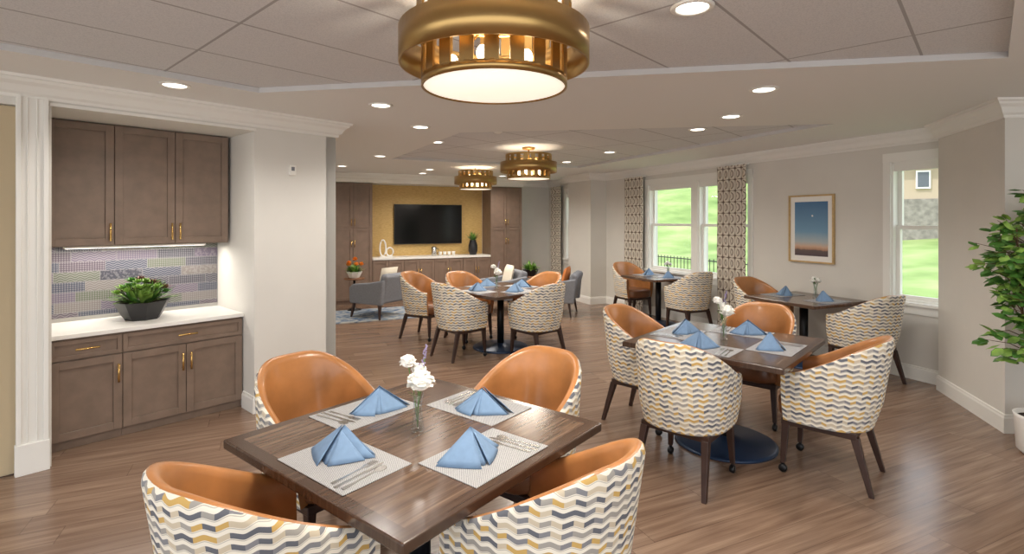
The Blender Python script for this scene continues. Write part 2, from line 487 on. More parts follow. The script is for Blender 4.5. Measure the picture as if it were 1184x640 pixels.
wins = [(-7.35, -6.75), (-4.47, -3.41), (-3.27, -2.31), (-.44, .44)]
WZ0, WZ1 = .80, 2.28
mb = MB()
xs = -8.35
for a, b_ in wins+[(None, None)]:
    e = a if a is not None else .549
    wallbox(mb, R(e), R(xs), 0, TRAY+.02, .2)
    if a is not None:
        wallbox(mb, R(b_), R(a), 0, WZ0, .2); wallbox(mb, R(b_), R(a), WZ1, TRAY+.02, .2)
        xs = b_
struct(mb.obj('wall_right', M_wallR), 'light greige painted wall with tall windows', 'wall')
v_ = [PR, PC, PB, PB2]
mb = MB(); k = 4
mb.add([(p.x, p.y, 0) for p in v_]+[(p.x, p.y, CEIL) for p in v_], [(0,1,2,3),(4,7,6,5),(0,4,5,1),(1,5,6,2),(2,6,7,3),(3,7,4,0)])
struct(mb.obj('wall_pier', M_wallR), 'light greige wall pier between the windows', 'wall')
mb = MB(); v_ = [K1, K2, K3, K4, Vector((4.62, 4.72)), Vector((5.3, 4.17))]; k = 6
mb.add([(p.x, p.y, 0) for p in v_]+[(p.x, p.y, CEIL) for p in v_], [tuple(range(k)), tuple(range(2*k-1, k-1, -1))]+[(i, (i+1) % k, (i+1) % k+k, i+k) for i in range(k)])
struct(mb.obj('wall_near_right', M_wallR), 'light greige angled wall beside the tall plant', 'wall')
mb = MB(); wallbox(mb, Vector((5.2, -3)), Vector((5.2, 4.05)), 0, TRAY+.02)
struct(mb.obj('wall_side', M_wallR), 'light greige side wall', 'wall')
mb = MB(); wallbox(mb, CR, CL, 0, TRAY+.02)
struct(mb.obj('wall_far', M_wall), 'light painted wall at the end of the lounge', 'wall')
mb = MB(); mb.box(-1.266, 1.256, -.012, 0.0, 0.0, 2.40)
struct(mb.obj('wall_accent', M_gold, loc=(F0.x, F0.y, 0), rot=ANG_W), 'gold textured wallcovering behind the television', 'wall')
mb = MB(); mb.box(-2.75, 2.06, -.52, 0, 2.405, CEIL)
struct(mb.obj('wall_header', M_trim, loc=(F0.x, F0.y, 0), rot=ANG_W), 'white soffit above the built-in cabinets', 'wall')
mb = MB(); wallbox(mb, CL, EB, 0, TRAY+.02); wallbox(mb, EB, E_, 0, TRAY+.02, .1)
struct(mb.obj('wall_passage', M_wall), 'light painted side wall of the lounge', 'wall')
mb = MB(); H = TRAY+.02
wallbox(mb, E_, P(.02, T), 0, H)
wallbox(mb, P(.02, T), P(-1.30, T), 2.42, H)
wallbox(mb, P(-1.30, T), P(-1.47, T), 0, H)
wallbox(mb, P(-1.47, T), P(-2.45, T), 2.40, H)
wallbox(mb, P(-2.45, T), P(-6.0, T), 0, H)
def fbox(mb, s0, s1, t0, t1, z0, z1, m=0):
    c = [P(s0, t0), P(s1, t0), P(s1, t1), P(s0, t1)]
    mb.add([(p.x, p.y, z0) for p in c]+[(p.x, p.y, z1) for p in c], [(0,3,2,1),(4,5,6,7),(0,1,5,4),(1,2,6,5),(2,3,7,6),(3,0,4,7)], m)
fbox(mb, .02, .12, -.72, .13, 0, 2.5)
fbox(mb, -1.40, -1.30, -.72, .13, 0, 2.5)
fbox(mb, -1.30, .02, -.72, -.62, 0, 2.5)
fbox(mb, -1.30, .02, -.62, .13, 2.42, 2.5)
struct(mb.obj('wall_left', M_wall), 'white wall with a cabinet niche', 'wall')
mb = MB(); mb.box(-1.298, .018, .606, .618, .865, 1.46)
struct(mb.obj('wall_backsplash', M_splash, loc=(O.x, O.y, 0), rot=ANG_D), 'patterned grey and blue mosaic tile backsplash', 'backsplash')

crown = [(0, CEIL-.135), (.018, CEIL-.135), (.022, CEIL-.115), (.04, CEIL-.10), (.062, CEIL-.06), (.09, CEIL-.04), (.1, CEIL-.022), (.115, CEIL-.018), (.118, CEIL), (0, CEIL)]
sweep('trim_1', [K1, K2, K3], crown, M_trim, 'white crown moulding')
sweep('trim_2', [R(.45), PR, PC, PB, PB2, CR, FW(2.06), FW(2.06, .52), FW(-2.75, .52)], crown, M_trim, 'white crown moulding along the window wall')
sweep('trim_3', [CL, EB, E_, P(-6, T)], crown, M_trim, 'white crown moulding above the cabinet wall')
base = [(0, 0), (.018, 0), (.018, .115), (.012, .128), (.012, .14), (0, .145)]
sweep('baseboard_near_right', [K1, K2, K3], base, M_trim, 'white baseboard')
sweep('baseboard_right', [R(.5), PR, PC, PB, PB2, CR, FW(2.03)], base, M_trim, 'white baseboard under the windows')
sweep('baseboard_left', [CL, EB, E_, P(.02, T), P(.02, .02)], base, M_trim, 'white baseboard')
mb = MB(); L = (O.x, O.y, 0)
mb.box(-1.31, .03, -T-.014, -T, 2.42, 2.44)
struct(mb.obj('trim_5', M_trim, loc=L, rot=ANG_D), 'white head moulding over the cabinet niche', 'trim')
mb = MB()
mb.box(-1.478, -1.318, -T-.025, -T, .0, CEIL-.13)
mb.box(-1.478, -1.452, -T-.04, -T-.025, .2, CEIL-.13); mb.box(-1.344, -1.318, -T-.04, -T-.025, .2, CEIL-.13)
mb.box(-1.425, -1.418, -T-.032, -T-.025, .2, CEIL-.13); mb.box(-1.378, -1.371, -T-.032, -T-.025, .2, CEIL-.13)
mb.box(-1.484, -1.312, -T-.046, -T, .0, .2)
struct(mb.obj('trim_6', M_trim, loc=L, rot=ANG_D, bevel=.004), 'white moulded casing with a plinth block', 'trim')
mb = MB(); mb.box(-2.45, -1.47, -T+.03, -T+.08, .005, 2.395)
for z0, z1 in ((.15, 1.0), (1.15, 2.25)):
    mb.box(-2.3, -1.60, -T+.015, -T+.03, z0, z1)
struct(mb.obj('door_1', M_tan, loc=L, rot=ANG_D, bevel=.006), 'beige panelled door', 'door')

def window(idx, a, b_, label):
    mb = MB(); c = .075
    mb.box(a-c, a, -.02, 0, WZ0-.0, WZ1+c); mb.box(b_, b_+c, -.02, 0, WZ0, WZ1+c)
    mb.box(a-c, b_+c, -.024, 0, WZ1, WZ1+c+.02)
    mb.box(a-c-.02, b_+c+.02, -.06, .04, WZ0-.03, WZ0)
    mb.box(a-c, b_+c, -.02, 0, WZ0-.12, WZ0-.03)
    mb.box(a, a+.02, 0, .15, WZ0, WZ1); mb.box(b_-.02, b_, 0, .15, WZ0, WZ1)
    mb.box(a, b_, 0, .15, WZ1-.02, WZ1); mb.box(a, b_, 0, .15, WZ0, WZ0+.02)
    zm = 1.58
    for y0, z0, z1 in ((.05, WZ0+.02, zm+.02), (.085, zm-.02, WZ1-.02)):
        mb.box(a+.02, a+.06, y0, y0+.035, z0, z1); mb.box(b_-.06, b_-.02, y0, y0+.035, z0, z1)
        mb.box(a+.06, b_-.06, y0, y0+.035, z0, z0+.04); mb.box(a+.06, b_-.06, y0, y0+.035, z1-.04, z1)
        y = y0+.017
        mb.add([(a+.06, y, z0+.04), (b_-.06, y, z0+.04), (b_-.06, y, z1-.04), (a+.06, y, z1-.04)], [(0, 1, 2, 3)], 1)
    mb.box(a+.02, b_-.02, .01, .045, WZ1-.10, WZ1-.02, 0)
    return struct(mb.obj('window_%d' % idx, [M_trim, M_glass], loc=(R0.x, R0.y, 0), rot=ANG_R), label, 'window')
for i, (a, b_) in enumerate(wins): window(i+1, a, b_, 'white double-hung window overlooking a grassy hillside')

def curtain(a, b_, label, yoff=-.09):
    nx, nz = 60, 10; vs = []; uv = []; fs = []
    W = b_-a; folds = max(3, round(W/.10))
    for j in range(nz+1):
        z = .03+(2.44-.03)*j/nz
        for i in range(nx+1):
            f = i/nx
            amp = .026*(1-.25*j/nz)
            vs.append((a+W*f, yoff+amp*math.sin(2*math.pi*folds*f+.3*math.sin(j)), z)); uv.append((f*W*1.4, z))
    for j in range(nz):
        for i in range(nx):
            k = j*(nx+1)+i; fs.append((k, k+1, k+nx+2, k+nx+1))
    root = empty('curtain', (R0.x, R0.y, 0), ANG_R)
    mb = MB(); mb.add(vs, fs, 0, True); mb.obj('drape', M_curt, root, uv=uv, recalc=False)
    mb = MB(); mb.tube([(a, -.035, 2.445), (b_, -.035, 2.445)], .009, 8)
    mb.tube([(a+.03, -.035, 2.445), (a+.03, 0, 2.445)], .008, 6); mb.tube([(b_-.03, -.035, 2.445), (b_-.03, 0, 2.445)], .008, 6)
    mb.obj('curtain_rod', M_trim, root)
    return tag(root, label, 'curtain', 'patterned drapes on the window wall')
curtain(-2.80, -2.28, 'taupe and cream lattice patterned drape beside the window')
curtain(-5.05, -4.52, 'taupe and cream lattice patterned drape beside the window')
curtain(-7.92, -7.45, 'taupe lattice patterned drape in the lounge corner')

root = empty('framed_picture', (*R(-1.36, -.002), 1.55), ANG_R)
mb = MB(); hw, hh = .30, .42
mb.box(-hw, -hw+.02, -.035, 0, -hh, hh); mb.box(hw-.02, hw, -.035, 0, -hh, hh)
mb.box(-hw+.02, hw-.02, -.035, 0, -hh, -hh+.02); mb.box(-hw+.02, hw-.02, -.035, 0, hh-.02, hh)
mb.obj('frame', M_palewood, root, bevel=.002)
mb = MB(); mb.box(-hw+.02, hw-.02, -.015, 0, -hh+.02, hh-.02); mb.obj('mat_board', M_white, root)
mb = MB(); mb.box(-hw+.08, hw-.08, -.018, -.0155, -hh+.085, hh-.085); mb.obj('print', M_art, root)
tag(root, 'gold framed print of a blue desert sky at dusk', 'picture')

mb = MB(); mb.box(.32, .38, -T-.02, -T, 2.06, 2.15); mb.box(.335, .365, -T-.024, -T-.02, 2.10, 2.135, 1)
tag(mb.obj('thermostat', [M_plast, M_grey], loc=L, rot=ANG_D, bevel=.003), 'small white thermostat on the wall', 'thermostat')

# ------------------------------------------------------------------ cabinets
def shaker(name, x0, x1, z0, z1, mat, parent, r=.055, th=.02, gap=.0025):
    x0 += gap; x1 -= gap; z0 += gap; z1 -= gap
    mb = MB()
    if z1-z0 < .2: r = .03
    mb.box(x0, x0+r, -th, 0, z0, z1); mb.box(x1-r, x1, -th, 0, z0, z1)
    mb.box(x0+r, x1-r, -th, 0, z0, z0+r); mb.box(x0+r, x1-r, -th, 0, z1-r, z1)
    mb.box(x0+r, x1-r, -th+.013, 0, z0+r, z1-r)
    return mb.obj(name, mat, parent, bevel=.0015, bseg=1)

def handle(parent, x, z, vert=True, L_=.14):
    mb = MB(); y = -.05
    if vert:
        mb.tube([(x, y, z-L_/2), (x, y, z+L_/2)], .0075, 8)
        for q in (-.05, .05): mb.tube([(x, -.02, z+q), (x, y, z+q)], .004, 6)
    else:
        mb.tube([(x-L_/2, y, z), (x+L_/2, y, z)], .0075, 8)
        for q in (-.05, .05): mb.tube([(x+q, -.02, z), (x+q, y, z)], .004, 6)
    return mb.obj('handle', M_brass, parent)

def cab(name, loc, rot, x0, x1, z0, z1, depth, fronts, mat, label, toe=0.0, group=None):
    root = empty(name, loc, rot)
    mb = MB(); mb.box(x0, x1, 0, depth, z0+toe, z1)
    if toe: mb.box(x0, x1, .02, depth, z0, z0+toe)
    mb.obj('body', mat, root)
    for kind, a, b_, c, e, hx, hz, vert in fronts:
        o = shaker(kind, a, b_, c, e, mat, root)
        handle(o, hx, hz, vert)
    return tag(root, label, 'cabinet', group)

Lf = (O.x, O.y, 0)
lx = [-1.29, -.86, -.43, 0.01]
CT = .835
cab('base_cabinet', Lf, ANG_D, lx[0], lx[1]-.001, 0, CT-.035, .6, [
    ('drawer', lx[0], lx[1], CT-.19, CT-.045, (lx[0]+lx[1])/2, CT-.115, False),
    ('door', lx[0], lx[1], .07, CT-.195, lx[1]-.03, .50, True)], M_cab, 'taupe wood base cabinet with one drawer and one door', toe=.06, group='built-in base cabinets')
cab('base_cabinet', Lf, ANG_D, lx[1]+.001, lx[3], 0, CT-.035, .6, [
    ('drawer', lx[1], lx[3], CT-.19, CT-.045, (lx[1]+lx[3])/2, CT-.115, False),
    ('door', lx[1], lx[2], .07, CT-.195, lx[2]-.03, .50, True),
    ('door', lx[2], lx[3], .07, CT-.195, lx[2]+.03, .50, True)], M_cab, 'taupe wood base cabinet with a wide drawer and two doors', toe=.06, group='built-in base cabinets')
Lu = P(0, -.27); Lu = (Lu.x, Lu.y, 0)
cab('wall_cabinet', Lu, ANG_D, -1.28, -.861, 1.45, 2.415, .33, [('door', -1.28, -.86, 1.455, 2.41, -.89, 1.56, True)], M_cab, 'taupe wood wall cabinet with a single shaker door', group='wall cabinets')
cab('wall_cabinet', Lu, ANG_D, -.859, -.01, 1.45, 2.415, .33, [('door', -.86, -.435, 1.455, 2.41, -.465, 1.56, True), ('door', -.435, -.01, 1.455, 2.41, -.405, 1.56, True)], M_cab, 'taupe wood wall cabinet with paired shaker doors', group='wall cabinets')
mb = MB(); mb.box(-1.295, .018, -.035, .6, CT-.033, CT)
tag(mb.obj('worktop', M_white, loc=Lf, rot=ANG_D, bevel=.004), 'white solid-surface worktop on the taupe cabinets', 'worktop')
root = empty('under_cabinet_light', (*P(-.65, -.42), 1.448), ANG_D)
mb = MB(); mb.box(-.5, .5, -.02, .02, -.018, 0); mb.obj('housing', M_plast, root)
mb = MB(); mb.box(-.49, .49, -.015, .015, -.02, -.018); mb.obj('lens', M_down, root)
tag(root, 'slim white light bar under the wall cabinets', 'light')
ld = bpy.data.lights.new('under_cabinet', 'AREA'); ld.shape = 'RECTANGLE'; ld.size = 1.1; ld.size_y = .04; ld.energy = 7; ld.color = (1, .94, .86)
lo = bpy.data.objects.new('under_cabinet_lamp', ld); COL.objects.link(lo); lo.location = (0, 0, -.03); lo.parent = root

def fwl(e): p = FW(0, e); return (p.x, p.y, 0)
for x0, x1, lab in ((-2.03, -1.275, 'tall walnut cabinet with four doors beside the gold wall'), (1.265, 2.02, 'tall walnut cabinet with four doors near the corner')):
    xm = (x0+x1)/2; fr = []
    for a, b_, hx in ((x0, xm, xm-.03), (xm, x1, xm+.03)):
        fr.append(('door', a, b_, .09, 1.5, hx, 1.2, True)); fr.append(('door', a, b_, 1.505, 2.385, hx, 1.62, True))
    cab('tall_cabinet', fwl(.5), ANG_W, x0, x1, 0, 2.395, .495, fr, M_cabf, lab, toe=.08, group='tall lounge cabinets')
for k in range(4):
    a = -1.27+k*.6325; b_ = a+.631; xm = (a+b_)/2
    cab('base_cabinet', fwl(.5), ANG_W, a, b_, 0, .86, .48, [('door', a, xm, .09, .85, xm-.03, .6, True), ('door', xm, b_, .09, .85, xm+.03, .6, True)], M_cabf, 'walnut base cabinet below the white counter', toe=.08, group='lounge base cabinets')
mb = MB(); mb.box(-1.27, 1.26, -.03, .48, .862, .905)
tag(mb.obj('counter', M_white, loc=fwl(.5), rot=ANG_W, bevel=.004), 'long white counter on walnut base cabinets', 'worktop')
p = FW(0, .014)
root = empty('television', (p.x, p.y, 1.575), ANG_W)
mb = MB(); mb.box(-.75, .75, -.06, -.03, -.425, .425); mb.box(-.3, .3, -.03, 0, -.2, .2); mb.obj('casing', M_black, root, bevel=.004)
mb = MB(); mb.box(-.738, .738, -.063, -.0605, -.41, .415); mb.obj('screen', M_screen, root)
tag(root, 'large black flat-screen television on the gold wall', 'television')

# ------------------------------------------------------------------ chandelier
def chandelier(loc, label, glow=14):
    root = empty('chandelier', loc)
    h = TRAY-loc[2]
    mb = MB(); mb.lathe([(0, h), (.085, h), (.085, h-.02), (.07, h-.03), (0, h-.03)], 32); mb.obj('canopy', M_brassd, root)
    mb = MB(); mb.tube([(0, 0, h-.02), (0, 0, .24)], .012, 10)
    for k in range(3):
        a = k*2.094; mb.tube([(0, 0, .29), (.365*math.cos(a), .365*math.sin(a), .215)], .006, 6)
        mb.tube([(0, 0, .27), (.28*math.cos(a), .28*math.sin(a), .305)], .006, 6)
    mb.obj('rod', M_brassd, root)
    mb = MB(); mb.lathe([(.375, .088), (.375, .222), (.366, .222), (.366, .088)], 64, close=True); mb.obj('outer_band', M_brassd, root)
    ns = 20
    mb = MB(); mb.lathe([(.288, 0), (.288, .034), (.279, .034), (.279, 0)], 64, close=True); mb.lathe([(.288, .14), (.288, .20), (.279, .20), (.279, .14)], 64, close=True)
    for k in range(ns):
        a = 2*math.pi*k/ns; Mx = Matrix.Rotation(a, 4, 'Z')
        mb.box(.2795, .2875, -.026, .026, .03, .145, 0, Mx)
    mb.obj('lower_drum', M_brassd, root)
    mb = MB(); mb.lathe([(.306, .305), (.306, .328), (.297, .328), (.297, .305)], 64, close=True); mb.lathe([(.306, .19), (.306, .225), (.297, .225), (.297, .19)], 64, close=True)
    for k in range(ns):
        a = 2*math.pi*(k+.5)/ns; Mx = Matrix.Rotation(a, 4, 'Z')
        mb.box(.2975, .3055, -.027, .027, .22, .31, 0, Mx)
    mb.obj('upper_drum', M_brassd, root)
    mb = MB(); mb.lathe([(0, .006), (.28, .006), (.28, .012), (0, .012)], 48); mb.obj('diffuser', M_lamp, root)
    for k in range(6):
        a = k*math.pi/3+.3
        mb = MB(); mb.sphere((.17*math.cos(a), .17*math.sin(a), .09), .024, 10, 6, sc=(1, 1, 1.3)); mb.obj('bulb', M_bulb, root)
    ld = bpy.data.lights.new('chandelier_lamp', 'AREA'); ld.shape = 'DISK'; ld.size = .5; ld.energy = 26; ld.color = (1, .92, .80)
    lo = bpy.data.objects.new('chandelier_lamp', ld); COL.objects.link(lo); lo.parent = root; lo.location = (0, 0, -.005)
    ld = bpy.data.lights.new('chandelier_glow', 'POINT'); ld.shadow_soft_size = .05; ld.energy = glow; ld.color = (1, .88, .70)
    lo = bpy.data.objects.new('chandelier_glow', ld); COL.objects.link(lo); lo.parent = root; lo.location = (0, 0, .14)
    return tag(root, label, 'chandelier', 'tiered brass drum chandeliers')
chandelier((-.07, 2.1, 2.175), 'large brass tiered drum chandelier with a glowing diffuser')
chandelier((.22, 7.0, 2.20), 'brass tiered drum chandelier over the middle dining table', 6)
chandelier((-.64, 9.3, 2.20), 'brass tiered drum chandelier near the lounge', 6)

def inpoly(p, poly):
    c = False; j = len(poly)-1
    for i in range(len(poly)):
        a, b_ = poly[i], poly[j]
        if (a.y > p.y) != (b_.y > p.y) and p.x < (b_.x-a.x)*(p.y-a.y)/(b_.y-a.y)+a.x: c = not c
        j = i
    return c
dl0 = None
for x, y in [(-2.32, 3.63), (-1.06, 4.26), (-.91, 5.25), (-.93, 6.5), (.82, 2.4), (1.79, 3.75), (1.96, 4.72), (1.97, 5.6), (1.38, 7.46), (-1.9, 7.6), (-1.5, 9.6), (.3, 9.6), (.9, 8.7), (-2.9, 9.0),
             (-1.6, 1.2), (1.2, .6), (-.4, -.8), (2.6, -.6), (3.7, 2.3), (-.2, 11.0), (-1.75, 10.35)]:  # last two lights are added to brighten the gold wall
    z = TRAY if (inpoly(Vector((x, y)), tray1) or inpoly(Vector((x, y)), tray2)) else CEIL
    if dl0 is None:
        dl0 = empty('recessed_light', (x, y, z))
        mb = MB(); mb.lathe([(.072, -.001), (.098, -.001), (.096, -.007), (.076, -.01), (.07, -.004)], 32, close=True); mb.obj('trim_ring', M_plast, dl0)
        mb = MB(); mb.lathe([(0, -.004), (.072, -.004), (.072, -.002), (0, -.002)], 32); mb.obj('lens', M_down, dl0)
        ld = bpy.data.lights.new('downlight', 'SPOT'); ld.energy = 52; ld.spot_size = math.radians(150); ld.spot_blend = .8; ld.shadow_soft_size = .07; ld.color = (1, .94, .87)
        lo = bpy.data.objects.new('downlight_lamp', ld); COL.objects.link(lo); lo.parent = dl0; lo.location = (0, 0, -.02)
        tag(dl0, 'round white recessed ceiling light, switched on', 'ceiling light', 'recessed ceiling lights')
    else: clone(dl0, (x, y, z), 0)
mb = MB(); mb.lathe([(0, -.045), (.03, -.045), (.05, -.03), (.06, -.004), (.06, 0)], 24)
tag(mb.obj('smoke_detector', M_plast, loc=(-.15, 5.6, CEIL if not inpoly(Vector((-.15, 5.6)), tray2) else TRAY)), 'small white smoke detector on the ceiling', 'smoke detector')

# ------------------------------------------------------------------ dining chair
def make_chair():
    root = empty('dining_chair')
    nb = 26
    a_, b_ = .29, .30
    pts = []
    for i in range(nb+1):
        ph = -math.pi/2+math.pi*i/nb
        sx = math.copysign(abs(math.sin(ph))**(2/2.35), math.sin(ph)); cy = abs(math.cos(ph))**(2/2.35)
        pts.append((a_*sx, -b_*cy+.0))
    pre = [(-a_+.018, .20), (-a_+.008, .15), (-a_+.002, .10), (-a_, .05)]
    pts = pre+pts+[(-x, y) for x, y in reversed(pre)]
    n = len(pts)
    al = [0]
    for i in range(1, n): al.append(al[-1]+math.hypot(pts[i][0]-pts[i-1][0], pts[i][1]-pts[i-1][1]))
    tot = al[-1]
    V_out = []; UVo = []; V_in = []
    nz = 7; no = nz+3
    for i, (x, y) in enumerate(pts):
        p0 = pts[max(i-1, 0)]; p1 = pts[min(i+1, n-1)]
        tx, ty = p1[0]-p0[0], p1[1]-p0[1]; l = math.hypot(tx, ty); nx, ny = -ty/l, tx/l
        if nx*(-x)+ny*(.05-y) < 0: nx, ny = -nx, -ny
        s = abs(al[i]/tot-.5)*2
        q = max(0, min(1, (s-.14)/.86)); q = q*q*(3-2*q)
        h = .92-.25*q
        back = max(0, -y/b_)
        def pos(off, z):
            lean = .055*back*(z-.42)/.45
            tp = .022*max(0, (.5-z)/.14)
            fl = .012*(z-.4)/.4
            return (x+nx*(off+tp-fl), y+ny*(off+tp-fl)-lean, z)
        ring = []
        for j in range(nz+1): ring.append((0.0, .355+(h-.03-.355)*j/nz))
        ring += [(.006, h-.012), (.016, h-.002)]
        for o, z in ring: V_out.append(pos(o, z)); UVo.append((al[i], z))
        rin = [(.016, h-.002), (.025, h+.002), (.036, h-.001), (.046, h-.012), (.052, h-.035)]
        for j in range(1, 5): rin.append((.052, (h-.035)+(.42-(h-.035))*j/4))
        for o, z in rin: V_in.append(pos(o, z))
    ki = 9
    fs = []
    for i in range(n-1):
        for j in range(no-1): fs.append((i*no+j, (i+1)*no+j, (i+1)*no+j+1, i*no+j+1))
    mb = MB(); mb.add(V_out, fs, 0, True); mb.obj('outer_back', M_fab, root, uv=UVo, recalc=False)
    fs = []
    for i in range(n-1):
        for j in range(ki-1): fs.append((i*ki+j, (i+1)*ki+j, (i+1)*ki+j+1, i*ki+j+1))
    for e in (0, n-1):
        o = V_out[e*no:(e+1)*no]; i_ = V_in[e*ki:(e+1)*ki]
        ring = o+i_[1:]+[(i_[-1][0], i_[-1][1], .355)]
        idx0 = len(V_in); V_in.extend(ring)
        fs.append(tuple(range(idx0, idx0+len(ring))))
    mb = MB(); mb.add(V_in, fs, 0, True)
    for k in range(2): mb.sm[-1-k] = False
    mb.obj('backrest', M_leather, root, recalc=False)
    mb = MB(); seg = 40; vs = []; fs = []
    prof = [(.0, .355), (.90, .355), (.97, .37), (1.0, .39), (1.0, .455), (.975, .475), (.90, .487), (.7, .495), (.35, .50), (0, .50)]
    for i in range(seg):
        a = 2*math.pi*i/seg; ca, sa = math.cos(a), math.sin(a)
        ex = 2/4.2
        X = .243*math.copysign(abs(ca)**ex, ca); Y = .255*math.copysign(abs(sa)**ex, sa)+.005
        if Y < -.12: X *= .93; Y *= .94
        for r, z in prof: vs.append((X*r, Y*r, z))
    k = len(prof)
    for i in range(seg):
        j = (i+1) % seg
        for q in range(k-1): fs.append((i*k+q, j*k+q, j*k+q+1, i*k+q+1))
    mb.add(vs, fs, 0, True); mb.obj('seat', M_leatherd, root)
    mb = MB(); mb.box(-.225, .225, -.21, .215, .315, .358); mb.obj('seat_frame', M_leg, root, bevel=.006)
    for sx in (-1, 1):
        mb = MB(); mb.frustum((sx*.215, .205, .062), (sx*.2, .19, .33), .014, .022)
        mb.obj('leg', M_leg, root, bevel=.003)
        mb = MB(); mb.frustum((sx*.225, -.285, 0), (sx*.2, -.195, .33), .014, .023)
        mb.obj('leg', M_leg, root, bevel=.003)
        mb = MB(); mb.tube([(sx*.215, .205, .075), (sx*.215, .205, .04)], .011, 8); Mx = Matrix.Translation((sx*.215, .205, .026)) @ Matrix.Rotation(math.pi/2, 4, 'Y')
        mb.lathe([(0, -.016), (.02, -.016), (.026, -.01), (.026, .01), (.02, .016), (0, .016)], 20, M=Mx)
        mb.obj('caster', M_iron, root)
    return root
chair0 = make_chair()
LB = 'barrel-back dining chair, tan leather inside, wave-patterned fabric outside'
tag(chair0, LB, 'chair', 'barrel-back dining chairs')
first = [True]
def chair(x, y, face, label=LB):
    rot = math.atan2(face.y, face.x)-math.pi/2
    if first[0]:
        first[0] = False; chair0.location = (x, y, 0); chair0.rotation_euler = (0, 0, rot); chair0['label'] = label; return chair0
    return clone(chair0, (x, y, 0), rot, label)

def make_table(side, loc, rot, label):
    root = empty('dining_table', loc, rot); h = side/2
    mb = MB(); mb.box(-h, h, -h, h, .722, .76); mb.obj('tabletop', M_table, root, bevel=.006)
    mb = MB(); mb.box(-.3, .3, -.04, .04, .695, .7215); mb.box(-.04, .04, -.3, .3, .695, .7215)
    mb.tube([(0, 0, .03), (0, 0, .70)], .045, 20); mb.obj('pedestal', M_iron, root)
    r = .36 if side > 1 else .28
    mb = MB(); mb.lathe([(0, 0), (r, 0), (r, .012), (r-.02, .022), (.12, .034), (.06, .06), (0, .06)], 48); mb.obj('base', M_basesheen, root)
    return tag(root, label, 'table', 'square pedestal dining tables')

TOP = .7605
def mk_placemat():
    mb = MB(); mb.box(-.21, .21, -.145, .145, 0, .003); o = mb.obj('placemat', M_mat, bevel=.001, bseg=1)
    return tag(o, 'pale grey woven placemat on the dining table', 'placemat', 'woven placemats')
def mk_napkin():
    mb = MB()
    def sheet(A, E0, E1, bulge, nrm, g=6):
        A, E0, E1, nrm = Vector(A), Vector(E0), Vector(E1), Vector(nrm)
        vs = []; fs = []
        for i in range(g+1):
            t = i/g
            for j in range(g+1):
                q = j/g
                p = A*(1-t)+(E0*(1-q)+E1*q)*t+nrm*bulge*math.sin(math.pi*q)*t
                p.z = max(p.z, .001)
                vs.append(p)
        for i in range(g):
            for j in range(g):
                k = i*(g+1)+j; fs.append((k, k+1, k+g+2, k+g+1))
        mb.add(vs, fs, 0, True)
    A = (0, .02, .108)
    sheet(A, (0, -.085, 0), (-.135, .03, 0), .006, (-.6, -.7, .3))
    sheet(A, (0, -.085, 0), (.135, .03, 0), -.006, (.6, -.7, .3))
    sheet((0, .024, .104), (-.13, .036, 0), (0, .085, 0), .005, (-.5, .7, .2))
    sheet((0, .024, .104), (.13, .036, 0), (0, .085, 0), .005, (.5, .7, .2))
    sheet((-.002, .010, .112), (-.022, -.104, 0), (-.150, .010, 0), .006, (-.6, -.7, .3))
    sheet((.003, .000, .094), (.016, -.094, 0), (.112, .000, 0), .006, (.6, -.7, .3))
    sheet((.002, .034, .088), (.03, .10, 0), (.118, .052, 0), .005, (.5, .7, .2))
    o = mb.obj('napkin', M_napkin, recalc=False); s = o.modifiers.new('S', 'SOLIDIFY'); s.thickness = .0018
    return tag(o, 'blue cloth napkin folded into a pyramid', 'napkin', 'folded blue napkins')
def flat(mb, outline, z=.0035, th=.002):
    n = len(outline)
    mb.add([(x, y, z) for x, y in outline]+[(x, y, z+th) for x, y in outline], [tuple(range(n))[::-1], tuple(range(n, 2*n))]+[(i, (i+1) % n, (i+1) % n+n, i+n) for i in range(n)])
def mk_fork():
    mb = MB(); flat(mb, [(-.008, -.1), (.008, -.1), (.003, -.02), (.004, .03), (.012, .045), (.012, .06), (-.012, .06), (-.012, .045), (-.004, .03), (-.003, -.02)])
    for k in range(4): flat(mb, [(-.012+k*.0068, .06), (-.0085+k*.0068, .06), (-.009+k*.0068, .1), (-.0115+k*.0068, .1)])
    return tag(mb.obj('fork', M_metal), 'stainless steel fork beside a napkin', 'fork', 'forks')
def mk_knife():
    mb = MB(); flat(mb, [(-.007, -.11), (.007, -.11), (.005, 0), (.011, .03), (.010, .09), (.0, .115), (-.004, .09), (-.004, 0)])
    return tag(mb.obj('knife', M_metal), 'stainless steel knife beside a napkin', 'knife', 'knives')
def mk_spoon():
    mb = MB(); pts = [(-.008, -.1), (.008, -.1), (.003, -.02), (.003, .045)]
    for k in range(9):
        a = -math.pi/2+.25+(2*math.pi-.5)*k/8; pts.append((.018*math.cos(a), .072+.026*math.sin(a)))
    pts += [(-.003, .045), (-.003, -.02)]
    flat(mb, pts)
    return tag(mb.obj('spoon', M_metal), 'stainless steel spoon beside a napkin', 'spoon', 'spoons')
protos = {}
mk = {'placemat': mk_placemat, 'napkin': mk_napkin, 'fork': mk_fork, 'knife': mk_knife, 'spoon': mk_spoon}
def put(kind, loc, rot):
    if kind not in protos:
        o = mk[kind](); protos[kind] = o; o.location = loc; o.rotation_euler = (0, 0, rot); return o
    return clone(protos[kind], loc, rot)

